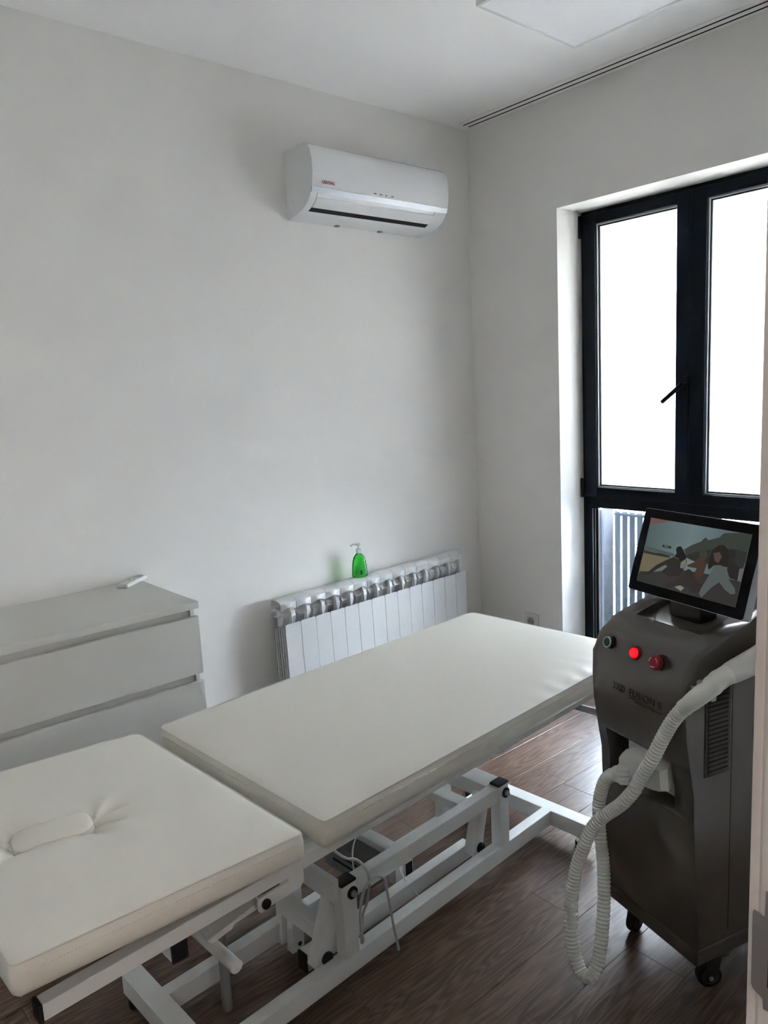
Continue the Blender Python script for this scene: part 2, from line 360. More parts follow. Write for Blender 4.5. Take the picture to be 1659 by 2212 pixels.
# railing outside: vertical slats
rl = empty('balcony_railing', (0.60, -1.1, -0.3)); tag(rl, 'grey railing of upright slats outside the lower window pane', 'railing')
bm = B(-0.005, 0.02, -1.6, 0.62, 1.062, 1.078); box(bm, 0.011, 0.02, -1.6, 0.62, 0.0, 0.35); obj('rail_bar', bm, M_railing, rl)
sl = None
for k in range(46):
    yy = 0.619 - k*0.0455
    if sl is None: sl = obj('slat', B(0, 0.010, -0.0345, 0, 0.0, 1.085, 0.001, 1), M_railing, rl); o = sl
    else: o = bpy.data.objects.new('slat', sl.data); COL.objects.link(o); o.parent = rl
    o.location = (0, yy, 0)

# ---------------------------------------------------------------- ceiling panel lamp, switched off
lp = empty('ceiling_panel_lamp', (-0.72, -1.27, 2.82)); tag(lp, 'square white surface-mounted panel lamp on the ceiling, switched off', 'lamp')
bm = frame_ring(bmesh.new(), -0.285, 0.285, -0.30, 0.30, 0, 0, 0) if False else bmesh.new()
for a in ((-0.28, 0.28, 0.288, 0.30), (-0.28, 0.28, -0.30, -0.288), (-0.28, -0.268, -0.288, 0.288), (0.268, 0.28, -0.288, 0.288)):
    box(bm, *a, -0.05, 0.0, 0.001)
obj('frame', bm, M_acw, lp); obj('diffuser', B(-0.268, 0.268, -0.288, 0.288, -0.048, -0.040), M_lamp, lp)

# ---------------------------------------------------------------- wall socket
so = empty('wall_socket', (0, -0.361, 0.266)); tag(so, 'white two-pin wall socket low on the wall between radiator and window', 'socket')
obj('cover_plate', B(-0.011, 0.0, -0.046, 0.046, -0.046, 0.046, 0.004), M_plast, so, True)
obj('insert', frame_ring(bmesh.new(), -0.0135, -0.009, -0.026, 0.026, -0.026, 0.026, 0.004, 0.001), M_plast, so)
w_ = lathe([(0.0215, 0), (0.0215, 0.003), (0.0195, 0.0035), (0.019, 0.0005), (0.0001, 0.0005)]); bmesh.ops.transform(w_, matrix=Matrix.Translation((-0.011, 0, 0)) @ Matrix.Rotation(-pi/2, 4, 'Y'), verts=w_.verts)
obj('well', w_, mat('socket_grey', (0.32, 0.32, 0.31), 0.5), so, True)
bm = bmesh.new()
for yy in (-0.0095, 0.0095): cyl(bm, (-0.0118, yy, 0), 0.0028, 0.002, 'x', 12)
box(bm, -0.0135, -0.0115, -0.003, 0.003, 0.016, 0.020); box(bm, -0.0135, -0.0115, -0.003, 0.003, -0.020, -0.016)
obj('contact_hole', bm, M_dark, so)

# ---------------------------------------------------------------- dresser and remote
dr = empty('dresser', (-1.970, 0, 0)); tag(dr, 'pale grey-white chest of drawers with handle-less fronts against the back wall', 'dresser')
DW, DD = 0.80, 0.494
obj('top_board', B(-DW, 0.004, -DD, -0.002, 0.810, 0.834, 0.001), M_mdf, dr)
obj('side_panel', B(-0.020, -0.006, -DD+0.020, -0.003, 0, 0.810), M_mdf, dr)
obj('side_panel', B(-DW+0.004, -DW+0.018, -DD+0.020, -0.003, 0, 0.810), M_mdf, dr)
obj('back_panel', B(-DW+0.02, -0.02, -0.012, -0.004, 0, 0.81), M_mdf, dr)
for z1, z0 in ((0.783, 0.581), (0.553, 0.351), (0.323, 0.060)):
    q = obj('drawer', B(-DW, 0.000, -DD, -DD+0.018, z0, z1, 0.0008), M_mdf, dr)
    obj('drawer_lip', B(-DW+0.0225, -0.0225, -DD+0.030, -DD+0.042, z1-0.01, z1+0.026), M_mdf, q)
rm = empty('remote_control', (-2.012, -0.050, 0.834), (0, 0, atan2(0.10, 0.125))); tag(rm, 'white remote control lying at the back corner of the dresser top', 'remote')
bm = B(-0.078, 0.078, -0.023, 0.023, 0, 0.018, 0.007, 3); obj('casing', bm, M_plast, rm, True)
bm = bmesh.new()
for x_, y_ in ((0.0, 0.008), (0.0, -0.008), (-0.02, 0.0), (0.018, 0.0)): cyl(bm, (x_, y_, 0.0185), 0.004, 0.002, 'z', 12)
obj('button', bm, M_mdf, rm); obj('display', B(0.032, 0.066, -0.014, 0.014, 0.0178, 0.0186, 0.0002, 1), mat('lcd_grey', (0.36, 0.38, 0.36), 0.3), rm)

# ---------------------------------------------------------------- radiator
ra = empty('radiator', (-1.385, -0.002, 0.0), (0, -0.020, 0)); tag(ra, 'white aluminium column radiator of fourteen sections under the wall unit', 'radiator')
PT = 0.0815
def section_bm():
    bm = bmesh.new(); w = PT-0.0022
    # front plate, rounded top corners
    zt, zb, r = 0.536, 0.095, 0.007
    pl_ = [(0, zb), (w, zb), (w, zt-r)] + [(w-r+r*sin(a), zt-r+r*cos(a)) for a in (1.05, 0.52, 0)] + [(r-r*sin(a), zt-r+r*cos(a)) for a in (0, 0.52, 1.05)] + [(0, zt-r)]
    extr(pl_, 'y', -0.131, -0.127, bm)
    # upper cap sheet: swept profile with a concave front lip dipping towards the centre fin
    N = 12
    prof = [(-0.030, 0.606), (-0.032, 0.628), (-0.042, 0.635), (-0.070, 0.638), (-0.095, 0.633), (-0.110, 0.622), (-0.117, 0.606)]
    def sheet(prof, th, x0, x1, dip):
        g = []
        for i in range(N+1):
            u = i/N; xx = x0+(x1-x0)*u; c = 1-abs(2*u-1)
            row = []
            for k, (yy, zz) in enumerate(prof):
                e = k/(len(prof)-1)
                row.append(bm.verts.new((xx, yy+(0.014*(1-c)**1.3 if e > .99 else (0.004*(1-c) if e > .8 else 0)), zz-(dip*(1-c)**1.3 if e > .99 else 0))))
            g.append(row)
        h_ = []
        for row in g: h_.append([bm.verts.new((v.co.x, v.co.y+th*0.5, v.co.z-th)) for v in row])
        for G in (g, h_):
            for i in range(N):
                for k in range(len(prof)-1): bm.faces.new((G[i][k], G[i+1][k], G[i+1][k+1], G[i][k+1]))
        for i in range(N):
            bm.faces.new((g[i][-1], g[i+1][-1], h_[i+1][-1], h_[i][-1])); bm.faces.new((g[i][0], h_[i][0], h_[i+1][0], g[i+1][0]))
        for k in range(len(prof)-1):
            bm.faces.new((g[0][k], g[0][k+1], h_[0][k+1], h_[0][k])); bm.faces.new((g[N][k], h_[N][k], h_[N][k+1], g[N][k+1]))
    sheet(prof, 0.004, 0, w, 0.013)
    sheet([(-0.066, 0.600), (-0.080, 0.592), (-0.100, 0.580), (-0.113, 0.572)], 0.004, 0.004, w-0.004, 0.004)
    # rounded body under the second lip
    extr([(-0.060, 0.590), (-0.098, 0.578), (-0.108, 0.560), (-0.100, 0.530), (-0.080, 0.515), (-0.060, 0.515)], 'x', 0.006, w-0.006, bm)
    # centre fin
    extr([(-0.070, 0.600), (-0.120, 0.600), (-0.127, 0.585), (-0.130, 0.534), (-0.130, 0.10), (-0.040, 0.10), (-0.040, 0.60)], 'x', w/2-0.0018, w/2+0.0018, bm)
    # water tube and side fins
    cyl(bm, (w/2, -0.075, 0.575), 0.022, w, 'x', 14); cyl(bm, (w/2, -0.075, 0.115), 0.022, w, 'x', 14)
    for yy in (-0.110, -0.092, -0.074, -0.056): box(bm, 0.002, w-0.002, yy-0.0015, yy+0.0015, 0.10, 0.520)
    box(bm, 0.004, w-0.004, -0.040, -0.036, 0.10, 0.50)
    return bm
sec = obj('radiator_section', section_bm(), M_rad, ra, True); sec.modifiers.clear()
for k in range(1, 14):
    o = bpy.data.objects.new('radiator_section', sec.data); COL.objects.link(o); o.parent = ra; o.location = (k*PT, 0, 0)
bm = cyl(bmesh.new(), (-0.006, -0.075, 0.583), 0.021, 0.012, 'x', 20); obj('end_plug', bm, M_rad, ra, True)
bm = cyl(bmesh.new(), (-0.016, -0.075, 0.583), 0.010, 0.016, 'x', 12); cyl(bm, (-0.025, -0.075, 0.583), 0.006, 0.008, 'x', 8); obj('air_valve', bm, M_zinc, ra)
for xx in (0.20, 0.95): obj('wall_bracket', B(xx, xx+0.02, -0.06, 0.001, 0.535, 0.555), M_zinc, ra)
bm = tube([(1.145, -0.075, 0.115), (1.175, -0.075, 0.110), (1.18, -0.075, 0.09), (1.18, -0.075, -0.015)], 0.009, 12); obj('supply_pipe', bm, M_rad, ra, True)

# ---------------------------------------------------------------- soap bottle
bo = empty('soap_bottle', (-0.921, -0.070, 0.6488), (0, 0, -0.5)); tag(bo, 'green liquid soap pump bottle standing on the radiator', 'bottle')
prof = [(0.001, 0.0), (0.040, 0.0), (0.046, 0.004), (0.0455, 0.02), (0.043, 0.05), (0.039, 0.075), (0.031, 0.096), (0.020, 0.108), (0.012, 0.112), (0.011, 0.116)]
prof = [(r*0.82, z) for r, z in prof]
obj('body', lathe(prof, seg=40, sy=0.62), M_soap, bo, True)
obj('sticker', B(0.000, 0.009, -0.0240, -0.0228, 0.012, 0.034), M_blue, bo)
bm = cyl(bmesh.new(), (0, 0, 0.124), 0.0125, 0.020, 'z', 24, bev=0.002); obj('collar', bm, M_clear, bo, True)
bm = cyl(bmesh.new(), (0, 0, 0.142), 0.0045, 0.022, 'z', 14); cyl(bm, (0, 0, 0.155), 0.011, 0.010, 'z', 18, bev=0.003)
tube([(0, 0, 0.156), (-0.015, 0.0, 0.158), (-0.030, 0.0, 0.155), (-0.036, 0.0, 0.149)], 0.0042, 10, bm=bm); obj('pump', bm, M_clear, bo, True)

# ---------------------------------------------------------------- air conditioner
ac = empty('air_conditioner', (-1.151, 0, 2.256)); tag(ac, 'white wall-mounted air conditioner unit high on the back wall', 'air conditioner')
AW = 0.792
P_ = [(0, 0.277), (-0.100, 0.276), (-0.160, 0.270), (-0.176, 0.261), (-0.189, 0.238), (-0.197, 0.205), (-0.198, 0.170), (-0.195, 0.135), (-0.188, 0.100), (-0.180, 0.079),
      (-0.172, 0.064), (-0.156, 0.046), (-0.135, 0.032), (-0.108, 0.021), (-0.070, 0.010), (-0.003, 0.000), (0, 0.0)]
bm = extr(P_, 'x', 0, AW); bevall(bm, 0.004, 2, 60)
body = obj('housing', bm, M_acw, ac, True)
# front panel: proud skin on the upper front
def skin(i0, i1, x0, x1, out, th=0.003, pts=P_, nx=1):
    seg = pts[i0:i1+1]; n = []
    for k in range(len(seg)):
        a = Vector(seg[max(k-1, 0)]); b = Vector(seg[min(k+1, len(seg)-1)]); t = (b-a).normalized(); n.append(Vector((t.y, -t.x)) * (1 if t.y < 0 or True else -1))
    c = Vector((-0.08, 0.14)); outl = []; inl = []
    for k, p in enumerate(seg):
        p = Vector(p); nn = n[k]
        if nn.dot(p-c) < 0: nn = -nn
        outl.append(p+nn*out); inl.append(p+nn*(out-th))
    return extr([tuple(v) for v in outl]+[tuple(v) for v in inl[::-1]], 'x', x0, x1)
obj('front_panel', bevall(skin(1, 8, -0.001, AW+0.001, 0.004, 0.006), 0.0015, 2, 50), M_acw, ac, True)
obj('silver_strip', skin(8, 9, 0.0, AW, 0.0045, 0.006), M_silver, ac, True)
obj('air_louver', bevall(skin(10, 12, 0.035, AW-0.075, 0.003, 0.004), 0.0008, 1, 50), M_acw, ac, True)
obj('air_slot', skin(12, 13, 0.035, AW-0.075, 0.0008, 0.003), M_dark, ac)
for xx in (0.034, AW-0.0755): obj('panel_gap', skin(9, 13, xx, xx+0.0012, 0.0006, 0.002), M_dark, ac)
for k, ww in enumerate((0.012, 0.013, 0.006, 0.010)): obj('indicator_icon', B(0.330+k*0.034, 0.330+k*0.034+ww, -0.1985, -0.190, 0.107, 0.1105), M_greybox, ac)
for xx in (0.245, 0.50): obj('lower_clip', B(xx, xx+0.022, -0.022, -0.006, -0.003, 0.004, 0.001), M_greybox, ac)
bm = cyl(bmesh.new(), (-0.0012, -0.030, 0.062), 0.016, 0.0024, 'x', 20); box(bm, -0.0022, 0, -0.046, -0.014, 0.025, 0.058, 0.001); obj('side_cap', bm, M_acw, ac, True)
Mt = Matrix.Translation((0.045, -0.2030, 0.112)) @ Matrix.Rotation(radians(95), 4, 'X')
text('logo_lettering', 'UENTING', M_logo, ac, Mt, 0.0165, 0.0006, 0.90, 0.0004)
# ---------------------------------------------------------------- treatment couch
bd = empty('treatment_couch', (-2.268, -1.598, 0), (0, 0, 0.055)); tag(bd, 'cream vinyl two-section treatment couch on a white steel lifting frame', 'couch')
BW = 0.722
def cushion(name, s0, s1, t0, t1, zb, zt, fn, cell=0.009, rc=0.028, crown=0.006, bulge=0.006):
    nx = int((s1-s0)/cell); ny = int((t1-t0)/cell); bm = bmesh.new(); G = []
    def rnd(x, y):
        r = rc if y > (t0+t1)/2 else 0.010
        cx = s0+r if x < s0+r else (s1-r if x > s1-r else None); cy = t0+r if y < t0+r else (t1-r if y > t1-r else None)
        if cx is None or cy is None: return x, y
        a, b = (x-cx)/r, (y-cy)/r; mx, e = max(abs(a), abs(b)), sqrt(a*a+b*b)
        if e < 1e-9: return x, y
        return cx+a*r*mx/e, cy+b*r*mx/e
    def edge(x, y): return min(x-s0, s1-x, y-t0, t1-y)
    for i in range(nx+1):
        row = []
        for k in range(ny+1):
            x, y = s0+(s1-s0)*i/nx, t0+(t1-t0)*k/ny; d = edge(x, y)
            z = zt + crown*(1-math.exp(-d/0.07)) - 0.004*math.exp(-d/0.007)
            z += fn(x, y, d) if d > 1e-6 else 0
            X, Y = rnd(x, y); row.append(bm.verts.new((X, Y, z)))
        G.append(row)
    for i in range(nx):
        for k in range(ny): bm.faces.new((G[i][k], G[i+1][k], G[i+1][k+1], G[i][k+1]))
    loop = [G[i][0] for i in range(nx+1)] + [G[nx][k] for k in range(1, ny+1)] + [G[i][ny] for i in range(nx-1, -1, -1)] + [G[0][k] for k in range(ny-1, 0, -1)]
    edge_pts = [v.co.copy() for v in loop]
    cs, ct = (s0+s1)/2, (t0+t1)/2; prev = loop; zt_ = zt-0.004; H = zt_-zb
    nl = 7
    for q in range(1, nl+1):
        u = q/nl; o_ = bulge*sin(pi*u)*0.8 - (0.006*max(0, u-0.85)/0.15)
        ring = []
        for p in edge_pts:
            r_ = rc if p.y > (t0+t1)/2 else 0.010
            dx = (1 if p.x > s1-r_ else -1 if p.x < s0+r_ else 0); dy = (1 if p.y > t1-r_ else -1 if p.y < t0+r_ else 0)
            l = sqrt(dx*dx+dy*dy) or 1
            wv = 0.0012*noise.noise(Vector((p.x*14, p.y*14, u*3)))
            ring.append(bm.verts.new((p.x+dx/l*(o_+wv), p.y+dy/l*(o_+wv), zt_-H*u)))
        n = len(ring)
        for i in range(n): bm.faces.new((prev[i], ring[i], ring[(i+1) % n], prev[(i+1) % n]))
        prev = ring
    bm.faces.new(prev[::-1])
    return bm, edge_pts
def seat_fn(x, y, d):
    z = 0.0
    dn = y  # distance from near edge
    a = math.exp(-max(0, dn-0.006)/0.045)*math.exp(-((x-1.05)/0.38)**2)
    z += 0.0022*a*sin(x*78+3*noise.noise(Vector((x*9, y*5, 0))))
    z += 0.0016*noise.noise(Vector((x*3.2, y*4.0, 1.7)))
    z += 0.0010*math.exp(-d/0.05)*noise.noise(Vector((x*24, y*24, 5)))
    return z
bm, ep = cushion('seat', 0.0, 1.37, 0.0, BW, 0.553, 0.620, seat_fn)
sc_ = obj('seat_cushion', bm, M_vinyl, bd, True)
def slope(x): return -0.0735*(x+0.058)
PC = Vector((-0.424, 0.356)); PD = Vector((0.978, -0.206)); PN = Vector((0.206, 0.978)); PLn, PWd, PR = 0.078, 0.046, 0.034
def sdf(x, y):
    v = Vector((x, y))-PC; a, b = abs(v.dot(PD))-(PLn-PR), abs(v.dot(PN))-(PWd-PR)
    return sqrt(max(a, 0)**2+max(b, 0)**2)+min(max(a, b), 0)-PR
def head_fn(x, y, d):
    z = 0.0012*noise.noise(Vector((x*4, y*4, 9)))
    v = Vector((x, y))-PC; s = v.dot(PD)/PLn; g = sdf(x, y)
    endw = min(1, max(0, (abs(s)-0.45)/0.5)) if g > -0.02 else 0
    side = 0.25+0.75*endw
    if g < -0.004: z -= 0.045*min(1, (-g-0.004)/0.006)
    z -= 0.017*side*math.exp(-max(g, 0)/0.020)
    for sg in (1, -1):
        c = PC+PD*(sg*(PLn-0.012)); w_ = Vector((x, y))-c; r = w_.length
        ang = atan2(w_.dot(PN), w_.dot(PD)*sg)
        if abs(ang) < 2.0 and g > 0:
            amp = 0.0085*math.exp(-((r-0.045)/0.045)**2)*(1 if sg > 0 else 0.6)*max(0, cos(ang*0.75))
            z += amp*cos(ang*7.5+0.6*sin(r*60))
            z -= 0.012*math.exp(-r/0.05)*max(0, cos(ang*0.8))
    return z
bm, ep2 = cushion('head', -0.620, -0.058, -0.003, BW+0.002, 0.562, 0.624, head_fn, cell=0.0055)
for v in bm.verts: v.co.z += slope(v.co.x)
hc_ = obj('head_cushion', bm, M_vinyl, bd, True)
def loops(ep, zfun, name, par, dz=0.0, out=0.0015, r=0.0016):
    P = [Vector((p.x, p.y, zfun(p.x, p.z)+dz)) for p in ep][::2]
    return obj(name, tube(P, r, 6, smooth=False, closed=True), M_seam, par, True)
loops(ep, lambda x, z: z+0.001, 'piping', sc_); loops(ep2, lambda x, z: z+0.001+slope(x), 'piping', hc_)
bm = bmesh.new()
k = 0.03
while k < 1.34:
    box(bm, k, k+0.0026, -0.0058, -0.003, 0.6005, 0.6012); k += 0.0062
k = 0.03
while k < BW-0.03:
    box(bm, -0.0062, -0.003, k, k+0.0026, 0.6005, 0.6012); k += 0.0062
o = obj('stitching', bm, M_seam, sc_); o['kind'] = 'stuff'
bm = bmesh.new(); k = -0.60
while k < -0.08:
    z = 0.604+slope(k); box(bm, k, k+0.0026, -0.0082, -0.006, z, z+0.0007); k += 0.0062
o = obj('stitching', bm, M_seam, hc_); o['kind'] = 'stuff'
# plug for the face hole
bm = bmesh.new(); ring0 = []
def capsule_ring(sc, z):
    out = []
    for q in range(48):
        a = 2*pi*q/48; ca, sa = cos(a), sin(a)
        u = (PLn-PR)*(1 if ca > 0 else -1) + PR*ca; w_ = (PWd-PR)*(1 if sa > 0 else -1) + PR*sa
        p = PC+PD*(u*sc)+PN*(w_*sc); out.append(bm.verts.new((p.x, p.y, z+slope(p.x)+(0.006*(p-PC).dot(PD)/PLn))))
    return out
rr = [capsule_ring(*t) for t in ((0.985, 0.585), (0.995, 0.612), (0.985, 0.621), (0.95, 0.6255), (0.85, 0.629), (0.6, 0.632), (0.3, 0.633), (0.05, 0.6335))]
for a, b in zip(rr, rr[1:]):
    for q in range(48): bm.faces.new((a[q], a[(q+1) % 48], b[(q+1) % 48], b[q]))
bm.faces.new(rr[0][::-1]); bm.faces.new(rr[-1])
pg = obj('face_hole_plug', bm, M_vinyl, bd, True)
bm = bmesh.new(); P = []
for q in range(48):
    a = 2*pi*q/48; ca, sa = cos(a), sin(a); u = (PLn-PR)*(1 if ca > 0 else -1)+PR*ca; w_ = (PWd-PR)*(1 if sa > 0 else -1)+PR*sa
    p = PC+PD*(u*.992)+PN*(w_*.992); P.append((p.x, p.y, 0.6205+slope(p.x)+(0.006*(p-PC).dot(PD)/PLn)))
obj('piping', tube(P, 0.0013, 6, smooth=False, closed=True), M_seam, pg, True)
# upper frame
for t in (0.02, BW-0.05):
    r_ = obj('side_rail', B(-0.578, 1.355, t, t+0.030, 0.524, 0.555, 0.003), M_steel, bd, True)
    obj('end_cap', B(-0.585, -0.577, t-0.001, t+0.031, 0.521, 0.5565, 0.003), M_cap, r_, True)
for a, b in ((-0.04, -0.01), (0.52, 0.56), (1.325, 1.355)): obj('cross_bar', B(a, b, 0.05, BW-0.05, 0.526, 0.553, 0.002), M_steel, bd)
bm = bmesh.new()
for t in (0.075, BW-0.10):
    Ms = Matrix.Translation((-0.06, 0, 0.530)) @ Matrix.Rotation(0.0735, 4, 'Y')
    box(bm, -0.53, 0.0, t, t+0.025, 0.0, 0.028, 0.002, M=Ms)
box(bm, -0.53, -0.50, 0.075, BW-0.075, 0.0, 0.028, 0.002, M=Ms)
obj('backrest_frame', bm, M_steel, bd)
obj('cushion_board', B(-0.605, -0.065, 0.03, BW-0.03, 0.0, 0.012, M=Matrix.Translation((0, 0, 0.5515)) @ Matrix(((1,0,0,0),(0,1,0,0),(-0.0735,0,1,0),(0,0,0,1)))), M_greybox, bd)
# hanging channel bracket, lever plate, release tube, support rod
bm = extr([(-0.040, 0.524), (-0.078, 0.524), (-0.080, 0.508), (-0.152, 0.508), (-0.155, 0.504), (-0.155, 0.480), (-0.150, 0.476), (-0.122, 0.479), (-0.052, 0.479), (-0.040, 0.490)], 'y', 0.030, 0.036)
br = obj('channel_bracket', bevall(bm, 0.0012, 1, 30), M_steel, bd, True)
bm = extr([(-0.045, 0.51), (-0.150, 0.503), (-0.150, 0.490), (-0.045, 0.490)], 'y', BW-0.05, BW-0.044); box(bm, -0.15, -0.147, 0.036, BW-0.05, 0.499, 0.505); obj('channel_plate', bm, M_steel, bd)
bm = cyl(bmesh.new(), (-0.139, 0.027, 0.491), 0.0105, 0.008, 'y', 20, bev=0.002); obj('bolt_cap', bm, M_cap, br, True)
bm = bmesh.new()
lv = [(-0.126, 0.050, 0.490), (-0.134, 0.050, 0.474), (-0.180, 0.088, 0.438), (-0.184, 0.094, 0.426), (-0.216, 0.122, 0.396), (-0.226, 0.122, 0.408)]
va = [bm.verts.new(v) for v in lv]; vb = [bm.verts.new((v[0], v[1]+0.005, v[2])) for v in lv]; bm.faces.new(va); bm.faces.new(vb[::-1])
for i in range(6): bm.faces.new((va[i], va[(i+1) % 6], vb[(i+1) % 6], vb[i]))
lv = [(-0.128, 0.055, 0.490), (-0.222, 0.127, 0.409), (-0.222, 0.50, 0.409), (-0.128, 0.50, 0.490)]
va = [bm.verts.new(v) for v in lv]; vb = [bm.verts.new((v[0]+0.002, v[1], v[2]-0.003)) for v in lv]; bm.faces.new(va); bm.faces.new(vb[::-1])
for i in range(4): bm.faces.new((va[i], va[(i+1) % 4], vb[(i+1) % 4], vb[i]))
obj('lever_plate', bm, M_steel, bd)
bm = cyl(bmesh.new(), (-0.211, 0.29, 0.385), 0.0135, 0.50, 'y', 24, bev=0.001); rt = obj('release_tube', bm, M_steel, bd, True)
bm = cyl(bmesh.new(), (-0.211, 0.0392, 0.385), 0.0108, 0.0012, 'y', 24); obj('tube_end', bm, M_plast, rt, True)
bm = cyl(bmesh.new(), (-0.097, 0.30, 0.30), 0.0125, 0.49, 'z', 20, bev=0.003); obj('support_rod', bm, mat('silver_steel', (0.35, 0.355, 0.36), 0.3, metal=0.6), bd, True)
bm = B(-0.317, -0.283, 0.100, BW-0.10, 0.424, 0.524, 0.003); cb = obj('cross_stub', bm, M_steel, bd, True); obj('end_cap', B(-0.318, -0.282, 0.094, 0.101, 0.423, 0.477, 0.003), M_cap, cb, True)
# base
for t0 in (0.172, 0.408):
    obj('base_rail', B(-0.20, 1.10, t0, t0+0.036, 0.040, 0.092, 0.003), M_steel, bd, True)
for s0 in (-0.243, 1.086):
    c_ = obj('base_crossbar', B(s0, s0+0.052, 0.030, 0.557, 0.039, 0.0925, 0.003), M_steel, bd, True)
    for t in (0.0245, 0.5570): obj('end_cap', B(s0+0.0005, s0+0.0515, t, t+0.0055, 0.040, 0.0918, 0.002), M_cap, c_, True)
    for t in (0.070, 0.540):
        bm = cyl(bmesh.new(), (s0+0.026, t, 0.008), 0.022, 0.016, 'z', 24, bev=0.004); cyl(bm, (s0+0.026, t, 0.028), 0.009, 0.026, 'z', 16); obj('foot', bm, M_cap, c_, True)
def link(bm, p, q, w_, t0, t1, bev=0.0025, ext=0.0):
    p, q = Vector((p[0], 0, p[1])), Vector((q[0], 0, q[1])); d = q-p; L = d.length
    ang = atan2(d.x, d.z)
    Mx = Matrix.Translation(p) @ Matrix.Rotation(ang, 4, 'Y')
    return box(bm, -w_/2, w_/2, t0, t1, -ext, L+ext, bev, M=Mx)
def bolt(par, s, t, z, r=0.0160, dr=-1):
    bm = cyl(bmesh.new(), (s, t+dr*0.002, z), r, 0.004, 'y', 24); b1 = obj('washer', bm, M_cap, par, True)
    bm = cyl(bmesh.new(), (s, t+dr*0.006, z), r*0.55, 0.006, 'y', 6); cyl(bm, (s, t+dr*0.010, z), r*0.30, 0.008, 'y', 12); obj('bolt', bm, M_zinc, par, True)
for k, (sA, sB) in enumerate(((0.172, 0.221), (0.811, 0.858))):
    for t0, dr in ((0.171, -1), (0.409, 1)):
        p_ = obj('post', B(sA, sB, t0, t0+0.036, 0.090, 0.292, 0.003), M_steel, bd, True)
        obj('post_cap', B(sA-0.001, sB+0.001, t0-0.001, t0+0.037, 0.2905, 0.2985, 0.003), M_cap, p_, True)
        bolt(p_, sB-0.016, t0 if dr < 0 else t0+0.036, 0.264, dr=dr)
for t0 in (0.1745, 0.4105):
    obj('upper_beam', B(0.2205, 0.8115, t0, t0+0.034, 0.243, 0.290, 0.003), M_steel, bd, True)
for a, b in ((0.362, 0.403), (0.660, 0.706)): obj('cross_member', B(a, b, 0.208, 0.411, 0.262, 0.2895, 0.002), M_steel, bd, True)
obj('pivot_plate', B(0.154, 0.1715, 0.1800, 0.4105, 0.252, 0.314, 0.002), M_steel, bd, True)
obj('pivot_tube', B(0.797, 0.868, 0.2105, 0.4105, 0.240, 0.2895, 0.003), M_steel, bd, True)
# raised lift links from the pivot tubes up to the bed frame
for sA in (0.182, 0.832):
    for t in (0.385,): obj('lift_link', link(bmesh.new(), (sA, 0.295), (sA-0.10, 0.528), 0.040, t, t+0.022), M_steel, bd, True)
# lower swing arms
for pts, t0 in ((((0.190, 0.258), (0.1285, 0.088)), 0.200), (((0.797, 0.250), (0.752, 0.088)), 0.205)):
    bm = link(bmesh.new(), *pts, 0.044, t0+0.010, t0+0.046, ext=0.012); a_ = obj('swing_arm', bm, M_steel, bd, True)
    bm = cyl(bmesh.new(), (pts[1][0]+0.012, t0+0.006, pts[1][1]+0.010), 0.017, 0.008, 'y', 24, bev=0.002); obj('bolt_cap', bm, M_cap, a_, True)
for t0 in (0.350, 0.398):
    bm = link(bmesh.new(), (0.163, 0.155), (0.155, 0.032), 0.040, t0, t0+0.026); a_ = obj('hanging_leg', bm, M_steel, bd, True)
    bm = cyl(bmesh.new(), (0.160, t0-0.001, 0.052), 0.006, 0.003, 'y', 16); obj('bolt_hole', bm, M_cap, a_)
obj('arm_crossbar', B(0.140, 0.178, 0.245, 0.424, 0.122, 0.166, 0.003), M_steel, bd, True)
lb = obj('link_beam', B(0.112, 0.765, 0.252, 0.286, 0.050, 0.100, 0.003), M_steel, bd, True)
obj('end_cap', B(0.105, 0.113, 0.2515, 0.2865, 0.049, 0.101, 0.003), M_cap, lb, True)
bm = B(0.480, 0.515, 0.300, 0.330, 0.075, 0.128, 0.002); box(bm, 0.517, 0.552, 0.300, 0.335, 0.075, 0.132, 0.001); ob = obj('actuator_bracket', bm, M_steel, bd)
obj('bracket_opening', B(0.521, 0.548, 0.298, 0.3005, 0.080, 0.124), M_dark, ob)
cbx = obj('control_box', B(0.300, 0.361, 0.215, 0.400, 0.196, 0.275, 0.004), M_greybox, bd, True)
bm = B(0.2990, 0.301, 0.25, 0.36, 0.225, 0.232); box(bm, 0.2990, 0.301, 0.26, 0.34, 0.245, 0.250); obj('label_slot', bm, M_dark, cbx)
bm = tube([(0.10, 0.30, 0.50), (0.125, 0.19, 0.445), (0.166, 0.15, 0.390), (0.205, 0.15, 0.364), (0.231, 0.15, 0.333), (0.246, 0.15, 0.295), (0.244, 0.15, 0.268), (0.235, 0.15, 0.231), (0.219, 0.15, 0.205), (0.214, 0.152, 0.161), (0.218, 0.155, 0.131),
           (0.215, 0.158, 0.124), (0.212, 0.152, 0.165), (0.208, 0.148, 0.213), (0.214, 0.146, 0.252), (0.227, 0.146, 0.275), (0.242, 0.148, 0.283), (0.266, 0.15, 0.285), (0.283, 0.15, 0.278), (0.300, 0.15, 0.260), (0.306, 0.15, 0.221), (0.317, 0.15, 0.150), (0.325, 0.15, 0.097), (0.332, 0.152, 0.070), (0.345, 0.160, 0.026), (0.37, 0.19, 0.016), (0.40, 0.23, 0.016)], 0.0036, 8, 0.008)
obj('control_cable', bm, M_cable, bd, True)
bm = tube([(0.297, 0.26, 0.215), (0.290, 0.262, 0.250), (0.302, 0.275, 0.292), (0.335, 0.295, 0.305), (0.365, 0.320, 0.306), (0.385, 0.345, 0.300)], 0.0022, 8, 0.008)
obj('handset_cable', bm, M_plast, bd, True)
bm = tube([(0.52, 0.31, 0.13), (0.49, 0.29, 0.12), (0.50, 0.245, 0.075), (0.52, 0.235, 0.03), (0.50, 0.23, 0.012)], 0.0022, 8, 0.008); obj('actuator_cable', bm, M_plast, bd, True)
